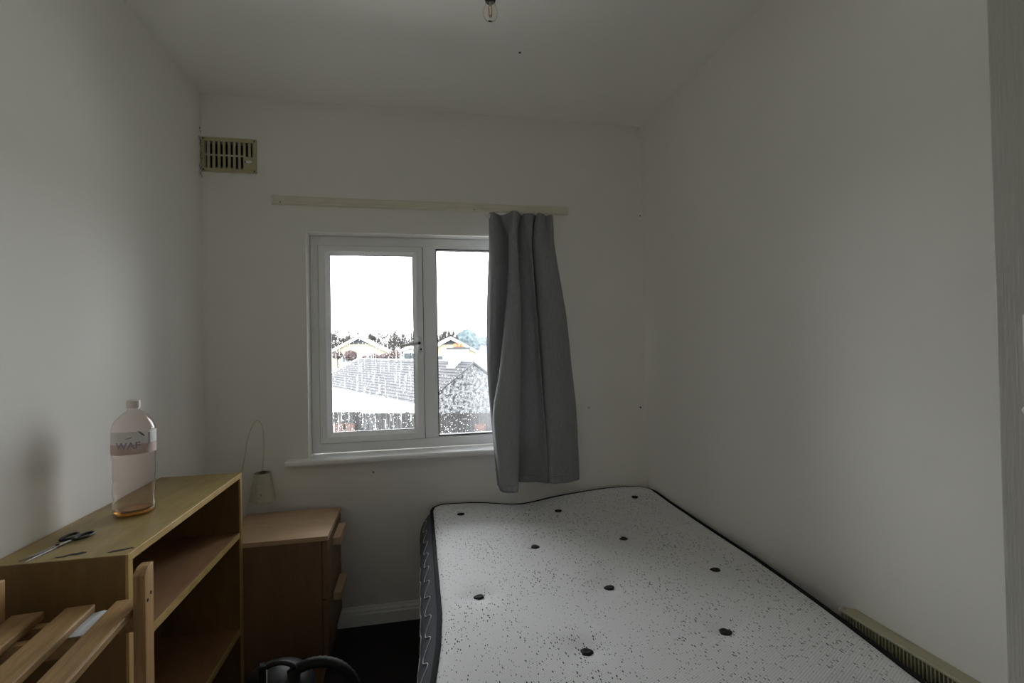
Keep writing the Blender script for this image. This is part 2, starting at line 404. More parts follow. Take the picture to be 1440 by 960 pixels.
drops(520, 70, GX0+.004, GX1-.004, GZ0+.004, 1.33, FY+.0162, None, 'raindrops')
drops(200, 0, RX0+.004, .40, RZ0+.004, 1.17, FY+.0262, 1, 'raindrops')
# casement handle
hy = FY-.016; hx = .036; hz = 1.297
mb = MB(); mb.box((hx-.011, hy-.012, hz-.045), (hx+.011, hy, hz+.035)); hb = mb.build('handle_base', 'white_plastic', win, .004)
mb = MB(); mb.tube([(hx, hy-.010, hz+.002), (hx, hy-.034, hz+.002)], .009, 10)
pts = [(hx+.006, hy-.036, hz+.004), (hx-.02, hy-.039, hz+.003), (hx-.06, hy-.041, hz-.003), (hx-.098, hy-.040, hz-.010)]
mb.tube(pts, [.009, .0088, .0075, .005], 10); mb.build('lever', 'white_plastic', hb, smooth=True)
mb = MB(); mb.tube([(hx-.004, hy-.0445, hz+.004), (hx-.004, hy-.048, hz+.004)], .007, 12); mb.tube([(hx+.004, hy-.010, hz-.026), (hx+.004, hy-.0155, hz-.026)], .005, 10)
mb.build('lock_button', 'black_plastic', hb)
# sill board
mb = MB(); mb.prism([(D-.042, HZ0-.024), (D-.046, HZ0-.016), (D-.046, HZ0-.006), (D-.040, HZ0), (D, HZ0), (D, HZ0-.024)], 0, HX0-.092, HX1+.06)
mb.box((HX0, D-.002, HZ0-.0005), (HX1, FY+.03, HZ0+.0003))
mb.build('sill', 'sill_gloss', win)

# ------------------------------------------------------------------ door standing open at the right edge
fe = Vector((.965, .652)); hg = Vector((1.115, -.095)); L = (hg-fe).length
dr = empty('door_1', (fe.x, fe.y, 0), math.atan2(hg.y-fe.y, hg.x-fe.x)); S_(dr, 'white grained panel door standing open at the right')
# local x runs from the free edge to the hinge; the face seen from the room is local -y
Zd = 2.0; st, T = .10, .04
for a, b_ in (((0, 0), (st, Zd)), ((L-st, 0), (L, Zd))): B((a[0], 0, a[1]+.008), (b_[0], T, b_[1])).build('stile', 'door_paint', dr, .002)
for z0, z1 in ((.008, .2), (.86, 1.02), (1.88, 2.0)): B((st, 0, z0), (L-st, T, z1)).build('rail', 'door_paint', dr, .002)
B((L/2-.05, 0, .2), (L/2+.05, T, .86)).build('muntin', 'door_paint', dr, .002); B((L/2-.05, 0, 1.02), (L/2+.05, T, 1.88)).build('muntin', 'door_paint', dr, .002)
for x0, x1 in ((st, L/2-.05), (L/2+.05, L-st)):
    for z0, z1 in ((.2, .86), (1.02, 1.88)): B((x0, .01, z0), (x1, .03, z1)).build('panel', 'door_paint', dr)
hp = MB().box((.035, -.006, 1.10), (.075, 0, 1.31)).build('handle_plate', 'white_plastic', dr, .002)
mb = MB(); mb.tube([(.055, -.004, 1.16), (.055, -.045, 1.16), (.068, -.05, 1.16), (.16, -.05, 1.158)], .008, 10); mb.build('lever', 'white_plastic', hp, smooth=True)

# ------------------------------------------------------------------ mattress on its base
XLT = [(.45, .035), (.9, .02), (1.12, .034), (1.26, .054), (1.41, .066), (1.94, .073), (2.4, .077)]
XRT = [(.45, 1.06), (.9, 1.088), (1.06, 1.108), (1.2, 1.124), (1.53, 1.156), (2.0, 1.178), (2.32, 1.188), (2.4, 1.188)]
Y0 = .48
BUT = [(.20, 2.224), (.638, 2.169), (1.038, 2.225), (.434, 1.791), (.788, 1.793), (.183, 1.475), (.585, 1.445), (.965, 1.467), (.405, 1.156), (.781, 1.151), (.18, .86), (.58, .86), (.94, .86)]
def yback(s):
    Wd = 1.11; d = min(s, 1-s)*Wd; rr = .075
    return 2.385-((rr-math.sqrt(max(0, rr*rr-(rr-d)**2))) if d < rr else 0)
def mtop(s, t):
    y = Y0+(yback(s)-Y0)*t; x = interp(XLT, y)+(interp(XRT, y)-interp(XLT, y))*s
    e = min(s*1.11, (1-s)*1.11, (1-t)*1.9, t*1.9)
    z = .532-.016*math.exp(-e/.012)+.004*math.sin(x*7+1)*math.sin(y*6)
    z += -.022*math.exp(-((x-.50)/.14)**2-((y-2.37)/.10)**2)+.016*math.exp(-((x-1.0)/.22)**2-((y-2.33)/.16)**2)
    z += -.012*math.exp(-((x-.55)/.25)**2-((y-2.08)/.06)**2)
    for bx_, by_ in BUT:
        q = (x-bx_)**2+(y-by_)**2
        if q < .03: z -= .009*math.exp(-q/.0022)
    return (x, y, z)
mat = empty('mattress', (.6, 1.4, .31)); tag(mat, 'double mattress with white flecked cover, black tufts and dark grey border', 'mattress')
def sub(o): o.location = -Vector((.6, 1.4, .31)); return o
NS, NT = 88, 140
def ease(k, n): u = k/n; return .5-.5*math.cos(math.pi*u) if False else u
tops = [[mtop(i/NS, j/NT) for i in range(NS+1)] for j in range(NT+1)]
# finer rows next to the rim so the edge rolls over
sub(MB().grid(tops).build('top_cover', 'mattress_cover', mat, smooth=True))
rim = [mtop(0, j/NT) for j in range(0, NT+1, 2)]+[mtop(i/NS, 1) for i in range(1, NS+1)]+[mtop(1, j/NT) for j in range(NT-2, -1, -2)]+[mtop(i/NS, 0) for i in range(NS-2, 0, -2)]
nr = len(rim); cen = Vector((.62, 1.43))
def outward(k):
    a, b_ = Vector(rim[(k-1) % nr][:2]), Vector(rim[(k+1) % nr][:2]); d = (b_-a).normalized(); n = Vector((-d.y, d.x))
    p = Vector(rim[k][:2]);
    return n if n.dot(p-cen) > 0 else -n
nrm = [outward(k) for k in range(nr)]
def bulge(k, h):       # h 0 at the top edge, 1 at the bottom edge
    x, y, z = rim[k]; n = nrm[k]
    amp = .058 if n.x < -.5 else (.010 if n.x > .5 else .006)
    o = amp*math.sin(math.pi*min(1, h*.93+.02))**.8
    return (x+n.x*o, y+n.y*o, z-.004+(.318-z)*h)
rows = [[bulge(k % nr, h/10) for k in range(nr+1)] for h in range(11)]
sub(MB().grid(rows).build('side_border', 'mattress_border', mat, smooth=True))
sub(MB().tube([(p[0]+n.x*.003, p[1]+n.y*.003, p[2]+.003) for p, n in zip(rim, nrm)], .0075, 8, True).build('piping', 'piping_black', mat, smooth=True))
sub(MB().tube([bulge(k, .97) for k in range(nr)], .006, 8, True).build('piping', 'piping_black', mat, smooth=True))
for h0 in (.17, .46):
    pts = []; NL = NT//2
    kk = 0.0
    while kk < NL:
        k = int(kk); f = kk-k; ph = rim[k][1]+(rim[min(k+1, NL)][1]-rim[k][1])*f
        h = h0+.065*math.sin(ph*2*math.pi/.115)
        a, b_ = bulge(k, h), bulge(min(k+1, NL), h)
        pts.append((a[0]+(b_[0]-a[0])*f-.0015, a[1]+(b_[1]-a[1])*f, a[2]+(b_[2]-a[2])*f)); kk += .2
    sub(MB().tube(pts, .0014, 5).build('wave_stitching', 'stitch_white', mat, smooth=True))
for i, (bx_, by_) in enumerate(BUT):
    s = (bx_-interp(XLT, by_))/(interp(XRT, by_)-interp(XLT, by_)); zt = mtop(s, (by_-Y0)/(yback(s)-Y0))[2]
    rr = random.Random(i); mb = MB(); N = 14; c0 = len(mb.v); rows = []
    for q, (r_, hz_) in enumerate(((.0155, -.002), (.0160, .003), (.0115, .0065), (.005, .004))):
        rows.append([(bx_+r_*(1+.16*math.sin(3*t_+i)+.1*rr.uniform(-1, 1))*math.cos(t_), by_+.85*r_*(1+.14*math.cos(2*t_+i))*math.sin(t_), zt+hz_) for t_ in [2*math.pi*j/N for j in range(N)]])
    for r_ in rows: r_.append(r_[0])
    mb.grid(rows); mb.poly(rows[-1][:-1])
    sub(mb.build('tuft', 'tuft_black', mat, smooth=True))
dv = empty('divan_base', (.6, 1.4, 0)); tag(dv, 'dark fabric bed base under the white flecked mattress', 'bed base')
o = B((.09, Y0+.03, .05), (1.04, 2.35, .312)).build('upholstered_box', 'divan_fabric', dv, .01); o.location = (-.6, -1.4, 0)
for x in (.13, .98):
    for y in (Y0+.1, 2.25):
        o = MB().lathe([(0, 0), (.02, 0), (.022, .05), (0, .05)], (x, y, 0), 12).build('castor', 'black_plastic', dv); o.location = (-.6, -1.4, 0)

# ------------------------------------------------------------------ bookcase
bk = empty('bookcase', (0, 0, 0)); tag(bk, 'low open wooden bookcase with yellowish top standing along the left wall', 'bookcase')
bx0, bx1, by0, by1, bz = XL+.004, -.632, 1.258, 2.006, .825
T = .018
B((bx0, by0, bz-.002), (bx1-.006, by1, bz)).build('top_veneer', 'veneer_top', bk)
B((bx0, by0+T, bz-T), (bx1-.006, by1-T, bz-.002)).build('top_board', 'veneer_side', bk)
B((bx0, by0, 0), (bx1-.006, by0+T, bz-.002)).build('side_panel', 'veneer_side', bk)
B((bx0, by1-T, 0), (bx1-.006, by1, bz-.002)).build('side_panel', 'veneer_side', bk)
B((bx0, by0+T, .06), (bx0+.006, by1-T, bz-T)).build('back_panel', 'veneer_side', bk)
sh = []
for z in (.608, .257, .06):
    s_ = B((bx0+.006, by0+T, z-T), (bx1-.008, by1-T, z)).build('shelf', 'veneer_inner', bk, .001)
    B((bx1-.008, by0+T, z-T), (bx1-.003, by1-T, z)).build('edge_strip', 'edge_strip', s_)
B((bx1-.006, by0, bz-T), (bx1, by1, bz)).build('edge_strip', 'edge_strip', bk, .001)
for y in (by0, by1-T): B((bx1-.006, y, 0), (bx1, y+T, bz-T)).build('edge_strip', 'edge_strip', bk)
B((bx0+.02, by0+T, 0), (bx1-.03, by1-T, .042)).build('plinth', 'veneer_side', bk)
def smear(name, cx, cy, L_, W_, ang, seed, parent, mat_, z):
    rr = random.Random(seed); mb = MB(); N = 18
    pts = []
    for j in range(N):
        t_ = 2*math.pi*j/N; a = L_*math.cos(t_)*rr.uniform(.75, 1.1); b_ = W_*math.sin(t_)*rr.uniform(.5, 1.2)
        pts.append((cx+a*math.cos(ang)-b_*math.sin(ang), cy+a*math.sin(ang)+b_*math.cos(ang)))
    mb.prism(pts, 2, z, z+.0004); return mb.build(name, mat_, parent)
smear('stain', -.752, 1.290, .022, .009, .35, 3, bk, 'stain', bz)
smear('stain', -.775, 1.279, .014, .005, .1, 5, bk, 'stain', bz)
smear('stain', -.668, 1.288, .022, .007, .4, 8, bk, 'stain', bz)
smear('stain', -.648, 1.297, .010, .006, .1, 9, bk, 'stain', bz)

# ------------------------------------------------------------------ bottle
bc = Vector((-.778, 1.582)); bottle = empty('plastic_bottle', (bc.x, bc.y, bz)); tag(bottle, 'empty clear plastic bottle with white cap and torn label on the bookcase', 'bottle')
outer = [(0, .004), (.030, .0035), (.040, .001), (.046, .004), (.0495, .012), (.050, .03), (.0475, .045), (.050, .06), (.050, .085), (.048, .095), (.050, .105), (.0505, .13), (.050, .150), (.0515, .170), (.0515, .236), (.0505, .243), (.047, .254), (.040, .266), (.030, .277), (.020, .286), (.0145, .291), (.0135, .300), (.0165, .302), (.0165, .305), (.0135, .306), (.0130, .312)]
inner = [(max(0, r_-.0012), z+(.0012 if r_ < .04 and z < .01 else 0)) for r_, z in outer][::-1]
MB().lathe(outer+inner, (0, 0, 0), 48).build('body', 'bottle_plastic', bottle, smooth=True)
MB().lathe([(0, .318), (.0150, .318), (.0165, .316), (.0170, .296), (.0145, .296), (.0145, .314), (0, .314)], (0, 0, 0), 36).build('cap', 'bottle_cap', bottle, smooth=False)
va = math.atan2(-bc.y, -bc.x)       # towards the doorway
lw = MB().lathe([(.0519, .200), (.0523, .200), (.0523, .235), (.0519, .235)], (0, 0, 0), 48, va-1.7, va+1.7).build('label', 'label_white', bottle, smooth=False)
MB().lathe([(.0519, .172), (.0523, .172), (.0523, .200), (.0519, .200)], (0, 0, 0), 48, va-1.7, va+1.7).build('label_band', 'label_pink', lw)
def cyl(u, z, r_=.0529): a = va+u/.0523; return (r_*math.cos(a), r_*math.sin(a), z)
cu = bpy.data.curves.new('label_text', 'FONT'); cu.body = 'WAF'; cu.size = .026; cu.align_x = 'CENTER'; cu.extrude = 0; cu.offset = .0007
to = bpy.data.objects.new('label_text', cu); COL.objects.link(to); bpy.context.view_layer.update()
me = bpy.data.meshes.new_from_object(to.evaluated_get(bpy.context.evaluated_depsgraph_get())); bpy.data.objects.remove(to)
bm = bmesh.new(); bm.from_mesh(me); bmesh.ops.triangulate(bm, faces=bm.faces); bmesh.ops.subdivide_edges(bm, edges=bm.edges, cuts=1)
for v_ in bm.verts: v_.co = cyl(v_.co.x-.014, .189+v_.co.y*.95)
bm.to_mesh(me); bm.free(); me.materials.append(MATS['label_ink'])
tx = bpy.data.objects.new('lettering', me); COL.objects.link(tx); tx.parent = lw
def patch(pts, name, mat_, parent): 
    return MB().poly([cyl(u, z) for u, z in pts]).build(name, mat_, parent)
patch([(.008, .236), (.013, .234), (.020, .228), (.026, .221), (.022, .221), (.015, .227)], 'tear', 'label_tear', lw)
patch([(-.02, .216), (-.006, .221), (-.004, .219), (-.014, .215)], 'swoosh', 'label_ink', lw)
patch([(.034, .196), (.040, .196), (.040, .230), (.034, .228)], 'small_print', 'label_ink', lw)
MB().lathe([(0, .006), (.030, .006), (.044, .0065), (.0475, .010), (.046, .0125), (.02, .013), (0, .013)], (0, 0, 0), 40).build('residue', 'amber_residue', bottle, smooth=True)

# ------------------------------------------------------------------ scissors on the bookcase
sc = empty('scissors', (-.823, 1.348, bz), math.atan2(1.41-1.267, -.805+.831)); tag(sc, 'small steel scissors with black ring handles lying on the bookcase', 'scissors')
def blade(sgn, zz):
    a = .10*sgn; c_, s_ = math.cos(a), math.sin(a)
    pts = [(-.085, .000), (-.05, .0055*sgn), (-.01, .0075*sgn), (.012, .006*sgn), (.030, .003*sgn), (.030, -.003*sgn), (.01, -.004*sgn), (-.03, -.003*sgn)]
    P = [(x*c_-y*s_, x*s_+y*c_) for x, y in pts]
    if sgn < 0: P = P[::-1]
    mb = MB().prism(P, 2, zz, zz+.0016); o = mb.build('blade', 'steel', sc, .0003)
    ctr = Vector((.054*c_-.012*sgn*(-1)*0, .054*s_)) ; pts = []
    for j in range(22):
        t_ = 2*math.pi*j/22; x, y = .054+.024*math.cos(t_), .0125*sgn+.0115*math.sin(t_)
        pts.append((x*c_-y*s_, x*s_+y*c_, zz+.003))
    MB().tube(pts, .0034, 8, True).build('ring_handle', 'black_plastic', o, smooth=True)
blade(1, .0012); blade(-1, .0030)
MB().lathe([(0, .0065), (.0035, .0062), (.004, .0045), (.004, .0002), (0, .0002)], (0, 0, 0), 14).build('pivot', 'screw_dark', sc)

# ------------------------------------------------------------------ slatted pine rack in the near left corner
rk = empty('slatted_rack', (-.565, 1.19, 0), math.radians(5.5)); tag(rk, 'slatted pine rack with upright posts in front of the bookcase', 'rack')
# local: x towards the left wall is negative, y away towards the bookcase is positive
SZ = .747
def post(x0, x1, y0, y1, zt):
    pr_ = [(y0, 0), (y1, 0), (y1, zt)]+[(y0+.030*(1-math.sin(math.pi/2*k/7)), zt-.016*(1-math.cos(math.pi/2*k/7))) for k in range(8)]
    return MB().prism(pr_, 0, x0, x1).build('post', 'pine_upright', rk, .0015)
p1 = post(-.012, .010, -.032, .012, .826)
post(-.285, -.245, -.032, .012, .826)
post(-.012, .010, -.79, -.745, .826); post(-.285, -.263, -.79, -.745, .826)
SL = ((-.064, -.0145), (-.152, -.100), (-.243, -.188))
for x0, x1 in SL: B((x0, -.76, SZ-.018), (x1, .026, SZ)).build('slat', 'pine', rk, .004)
for x0, x1 in SL: B((x0, -.76, .30), (x1, .026, .318)).build('slat', 'pine', rk, .004)
for z in (SZ-.018, .30):
    for y in (-.012, -.075, -.765):
        if z < .5 and y == -.075: continue
        B((-.245, y, z-.038), (-.08 if y == -.075 else -.012, y+.020, z)).build('cross_rail', 'pine', rk, .002)
for x in (-.012, -.285):
    B((x, -.745, .18), (x+.022, -.032, .225)).build('side_rail', 'pine', rk, .002)
for y, z in ((-.020, .757), (-.004, .766)):
    MB().tube([(.009, y, z), (.0108, y, z)], .0038, 12).build('screw_hole', 'screw_dark', p1)
pp = empty('paper_scrap', (-.650, 1.150, SZ-.018), .1); tag(pp, 'pale folded paper scrap lying between the pine slats', 'paper')
mb = MB(); mb.grid([[(-.03, -.04, .001), (.0, -.045, .002), (.022, -.04, .001)], [(-.025, 0, .002), (.0, 0, .005), (.022, 0, .002)], [(-.012, .05, .001), (.005, .052, .003), (.024, .05, .001)]])
o = mb.build('sheet', 'paper', pp); md = o.modifiers.new('s', 'SOLIDIFY'); md.thickness = .0012

# ------------------------------------------------------------------ bedside drawers
bs = empty('bedside_drawers', (0, 0, 0)); tag(bs, 'small beech two drawer bedside chest under the window', 'bedside chest')
cx0, cx1, cy0, cy1, cz = -.725, -.334, 2.012, 2.368, .560
B((cx0, cy0-.004, cz-.018), (cx1+.002, cy1, cz)).build('top_board', 'beech_lit', bs, .0015)
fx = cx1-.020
B((cx0, cy0, 0), (fx-.002, cy0+.016, cz-.018)).build('side_panel', 'beech_shaded', bs)
B((cx0, cy1-.016, 0), (fx-.002, cy1, cz-.018)).build('side_panel', 'beech_shaded', bs)
B((cx0, cy0+.016, .02), (cx0+.006, cy1-.016, cz-.018)).build('back_panel', 'beech_shaded', bs)
B((cx0+.006, cy0+.016, .05), (fx-.02, cy1-.016, .066)).build('bottom_board', 'beech_shaded', bs)
B((fx-.018, cy0+.016, 0), (fx-.004, cy1-.016, .05)).build('plinth', 'beech_shaded', bs)
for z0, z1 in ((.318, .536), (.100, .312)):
    d = B((fx, cy0+.001, z0), (cx1, cy1-.001, z1)).build('drawer_front', 'beech_shaded', bs, .002)
    B((cx0+.03, cy0+.03, z0+.02), (fx, cy1-.03, z1-.04)).build('drawer_box', 'beech_shaded', d)
    B((cx1, cy0+.12, z1-.060), (cx1+.032, cy1-.06, z1-.028)).build('pull_bar', 'beech_lit', d, .003)

# ------------------------------------------------------------------ lamp shade hanging on its cord
lp = empty('hanging_lamp', (-.655, 2.342, .625)); tag(lp, 'small off-white shade hanging by a thin cord above the bedside chest', 'lamp')
MB().lathe([(.0525, 0), (.033, .118), (.0318, .118), (.0513, 0), (.0525, 0)], (0, 0, 0), 36).build('shade', 'lamp_shade', lp, smooth=False)
mb = MB(); mb.lathe([(0, -.012), (.008, -.012), (.013, -.004), (.014, .03), (.014, .122), (.004, .126), (0, .126)], (0, 0, 0), 16); mb.build('bulb_holder', 'scuff', lp, smooth=True)
mb = MB(); 
for k in range(3):
    a = 2.1*k; mb.tube([(0, 0, .117), (.0322*math.cos(a), .0322*math.sin(a), .1165)], .001, 5)
mb.build('shade_ring', 'steel', lp)
smear_z = None
mb = MB(); cv = Vector((-.0, -1, 0)).normalized()
q = .030/.118
mb.poly([(.005, -.0487, .026), (.0075, -.0482, .028), (.008, -.0470, .038), (.0062, -.0475, .036)])
mb.build('burn_mark', 'stain', lp)
hk = (-.031, .050, .343)
pts = catmull([(0, 0, .126), (.002, .008, .17), (.0, .03, .25), (-.012, .045, .32), hk], 8)
pts2 = catmull([hk, (-.050, .052, .325), (-.072, .052, .265), (-.085, .052, .19), (-.098, .052, .12), (-.11, .052, .02), (-.115, .052, -.10)], 8)
MB().tube(pts+pts2[1:], .0016, 6).build('cord', 'cord', lp, smooth=True)
tag(MB().tube([(-.686, D, .966), (-.686, D-.012, .966), (-.686, D-.016, .972)], .002, 6).build('wall_hook', 'white_plastic'), 'tiny white hook on the wall holding the lamp cord', 'hook')

# ------------------------------------------------------------------ ventilation grille
vg = empty('air_vent', (-.789, D, 2.154)); tag(vg, 'yellowed plastic air vent grille high in the corner by the ceiling', 'vent')
gw, gh, gd = .112, .076, .010
SLX = [-.0945+.0209*k for k in range(10)]; sw = .0052     # slot half width
def vb(n_, a, b_, m_='cream_plastic', bev=.0008): return B(a, b_).build(n_, m_, vg, bev)
fr = MB(); fr.box((-gw, -gd, -gh), (gw, 0, -.062)); fr.box((-gw, -gd, .058), (gw, 0, gh)); fr.box((-gw, -gd, -.062), (SLX[0]-sw, 0, .058)); fr.box((SLX[9]+sw, -gd, -.062), (gw, 0, .058))
fr.build('frame', 'cream_plastic', vg, .001)
for k in range(9):
    vb('bar', (SLX[k]+sw, -gd+.001, -.062), (SLX[k+1]-sw, 0, .058))
for k in range(10):
    if k < 8: vb('bridge', (SLX[k]-sw, -gd+.0015, -.0045), (SLX[k]+sw, -.001, .0005), 'white_plastic', 0)
vb('plate', (SLX[8]-sw-.001, -gd+.0005, -.062), (SLX[9]+sw+.001, -.0005, -.0045))
vb('dark_backing', (-.097, .004, -.05), (.09, .006, .05), 'slot_shade', 0)  # black sheet put in for the shade seen through the slots
mb = MB().box((.068, -gd-.003, -.034), (.096, -gd+.001, -.022)); mb.build('slider', 'white_plastic', vg, .002)
mb = MB().box((.064, -gd-.0008, -.032), (.0725, -gd+.001, -.024)); mb.build('slider_slot', 'slot_shade', vg)
for x, z in ((-.104, -.069), (.104, .066), (.104, -.069), (-.104, .069)): MB().tube([(x, -gd-.0008, z), (x, -gd+.002, z)], .0034, 10).build('screw', 'screw_dark', vg)

# ------------------------------------------------------------------ curtain rail and curtain
cr = empty('curtain_rail', (.085, D, 1.96)); tag(cr, 'cream plastic curtain track fixed to the wall above the window', 'curtain rail')
mb = MB(); mb.prism([(0, .019), (-.014, .019), (-.017, .014), (-.017, -.004), (-.020, -.008), (-.020, -.017), (-.010, -.019), (0, -.019)], 0, -.70, .70)
mb.build('track', 'rail_plastic', cr)
B((-.70, -.024, -.020), (-.688, 0, .020)).build('end_stop', 'rail_plastic', cr, .002); B((.688, -.024, -.020), (.70, 0, .020)).build('end_stop', 'rail_plastic', cr, .002)
for x, z in ((-.662, -.012), (.22, -.013)): MB().tube([(x, -.0206, z), (x, -.018, z)], .0028, 8).build('screw', 'screw_dark', cr)
ROWS = [
 (297, [688,694,703,716,722,728,732,736,742,749,753,757,763,768,774,777], [.050,.062,.030,.055,.075,.062,.034,.065,.082,.058,.036,.072,.060,.040,.056,.030]),
 (318, [688,695,705,716,722,727,731,735,742,748,751,755,762,768,775,778], [.050,.070,.028,.058,.080,.062,.030,.068,.086,.060,.030,.074,.064,.042,.058,.030]),
 (345, [688,697,710,715,721,727,730,734,741,747,749,753,761,769,776,780], [.050,.072,.028,.062,.085,.070,.032,.062,.080,.066,.028,.068,.075,.060,.055,.032]),
 (400, [686,696,710,714,722,730,732,737,745,751,753,757,767,777,786,789], [.045,.075,.030,.075,.098,.085,.038,.062,.080,.072,.030,.070,.082,.074,.058,.034]),
 (450, [685,695,707,710,721,732,734,740,750,755,757,761,775,786,795,797], [.045,.075,.034,.085,.108,.095,.042,.064,.080,.075,.034,.072,.084,.076,.056,.036]),
 (520, [686,693,700,703,718,731,733,740,753,760,762,765,780,792,802,804], [.050,.070,.050,.090,.112,.100,.048,.062,.078,.075,.040,.074,.086,.078,.058,.045]),
 (575, [690,692,694,696,714,730,731,740,756,764,766,769,785,798,809,810], [.056,.066,.070,.092,.115,.103,.056,.062,.076,.077,.050,.078,.088,.080,.060,.054]),
 (630, [695,696,697,700,715,729,730,740,756,768,770,772,788,801,812,813], [.058,.066,.076,.098,.118,.108,.058,.062,.074,.079,.056,.082,.088,.082,.062,.058]),
 (683, [700,701,702,705,716,728,729,738,755,770,772,774,790,803,814,815], [.058,.066,.080,.104,.120,.112,.056,.060,.074,.080,.056,.084,.090,.084,.064,.056])]
def cpt(px, py, off):
    x24 = .389+(px-690)*.00366-.027*(py-300)/385; k = (D-off)/D; k2 = (D-.09)/D
    z24 = 1.9363-(py-300)*.003516
    return (x24*k, D-off, EYE+(z24-EYE)*k2)
prof = []
for py, xs, of in ROWS: prof.append(catmull([cpt(x+({2: 6, 3: 0, 6: -5, 10: -5}.get(q_, 0) if 310 < py < 560 or q_ in (6, 10) and py > 310 else 0), py, .03+(o_-.03)*(2.0 if 3 <= q_ <= 5 else .85 if 6 <= q_ <= 8 else 1.5)) for q_, (x, o_) in enumerate(zip(xs, of))], 7))
cols = list(zip(*prof)); fine = [catmull(list(c), 8) for c in cols]      # one list per column, top to bottom
rows = []
for k in range(len(fine[0])):
    rows.append([(c[k][0], c[k][1]+.0012*math.sin(c[k][2]*40+j*.7), c[k][2]) for j, c in enumerate(fine)])
ct = empty('curtain', (.57, 2.33, 1.94)); tag(ct, 'short grey cloth curtain drawn to the right side of the window', 'curtain')
o = MB().grid(rows).build('drape', 'curtain_cloth', ct, smooth=True); o.location = (-.57, -2.33, -1.94)
md = o.modifiers.new('s', 'SOLIDIFY'); md.thickness = .0016
# stitched hem and heading tape
hem = [(x, y-.0012, z) for x, y, z in rows[-3]]
mb = MB().tube(hem, .0008, 4); h_ = mb.build('hem_stitch', 'gasket', o)
for k in (3, 28, 56, 77, 98):
    p = rows[0][min(k, len(rows[0])-1)]
    mb = MB().tube([(p[0], p[1]+.006, p[2]-.03), (p[0], p[1]+.006, p[2]+.006), (p[0], D-.012, p[2]+.012)], .0016, 6)
    g = mb.build('glider_hook', 'white_plastic', ct); g.location = (-.57, -2.33, -1.94)
tg = MB(); tg.box((.358, D-.072, 1.895), (.384, D-.066, 1.915)); tg.tube([(.362, D-.07, 1.905), (.352, D-.06, 1.912), (.352, D-.03, 1.922)], .004, 6)
g = tg.build('white_tab', 'white_plastic', ct, .002); g.location = (-.57, -2.33, -1.94)
# wire hook beside the curtain, under the sill
mb = MB(); mb.tube(catmull([(.40, D, .72), (.398, D-.02, .715), (.388, D-.03, .69), (.384, D-.028, .675), (.394, D-.026, .668), (.404, D-.018, .664)], 6), .0022, 6)
tag(mb.build('tieback_hook', 'steel'), 'small bent wire hook on the wall beside the curtain hem', 'hook')

# ------------------------------------------------------------------ wall heater behind the mattress
ht = empty('panel_heater', (XR, .86, .25)); tag(ht, 'cream wall-mounted panel heater with slotted top beside the mattress', 'heater')
hy0, hy1 = -.36, .318; hd = .048; hzt = .276
mb = MB(); mb.prism([(0, -.16), (-.034, -.16), (-.034, hzt-.055), (-.030, hzt-.055), (-.030, hzt-.012), (-hd+.004, hzt+.004), (-.020, hzt+.004), (0, hzt+.001)], 1, hy0+.012, hy1-.012)
mb.build('casing', 'heater_cream', ht, .003)
for a, b_ in ((hy0, hy0+.014), (hy1-.014, hy1)):
    MB().prism([(0, -.165), (-hd, -.165), (-hd, hzt), (-hd+.008, hzt+.009), (0, hzt-.003)], 1, a, b_).build('end_cap', 'heater_end', ht, .004)
B((-hd-.001, hy0+.014, hzt-.002), (-hd+.008, hy1-.014, hzt+.006)).build('lip', 'heater_cream', ht, .003)
B((-.0325, hy0+.016, hzt-.056), (-.0305, hy1-.016, hzt-.010)).build('shade_strip', 'slot_shade', ht)  # black strip painted in place of the shade behind the grille
mb = MB(); y = hy0+.02
while y < hy1-.02:
    mb.box((-hd+.002, y, hzt-.055), (-hd+.008, y+.0034, hzt-.001)); y += .0092
g = mb.build('grille', 'heater_cream', ht); g['kind'] = 'stuff'
B((-hd+.001, hy0+.014, hzt-.065), (-.030, hy1-.014, hzt-.055)).build('lower_lip', 'heater_cream', ht, .002)
B((-hd, hy0+.014, -.16), (-.034, hy1-.014, hzt-.065)).build('front_panel', 'heater_cream', ht, .003)

# ------------------------------------------------------------------ bulb on the ceiling
lb = empty('light_bulb', (.254, 1.50, HC)); tag(lb, 'unlit clear filament bulb in a black ceiling holder', 'light bulb')
MB().lathe([(0, 0), (.040, 0), (.040, -.008), (.030, -.022), (.020, -.030), (.019, -.062), (.016, -.074), (.013, -.078), (0, -.078)], (0, 0, 0), 28).build('lamp_holder', 'black_plastic', lb, smooth=False)
prof_ = [(.0125, -.074), (.0135, -.082), (.018, -.090), (.0215, -.100), (.0225, -.110), (.0210, -.121), (.0160, -.130), (.0085, -.1345), (0.0005, -.1355)]
MB().lathe(prof_+[(max(0.0004, r_-.0006), z+.0006) for r_, z in prof_[::-1]], (0, 0, 0), 32).build('glass_bulb', 'bulb_glass', lb, smooth=True)
mb = MB()
for a in range(4): mb.tube([(.0062*math.cos(a*1.57+.5), .0062*math.sin(a*1.57+.5), -.092), (.0058*math.cos(a*1.57+.5), .0058*math.sin(a*1.57+.5), -.121)], .0009, 6)
mb.build('filament', 'filament', lb)
mb = MB().lathe([(0, -.076), (.005, -.076), (.0035, -.090), (0, -.092)], (0, 0, 0), 12); mb.build('glass_stem', 'lamp_shade', lb)
mb = MB().lathe([(0, -.120), (.0065, -.121), (.003, -.126), (0, -.127)], (0, 0, 0), 12); mb.build('filament_cap', 'steel', lb)

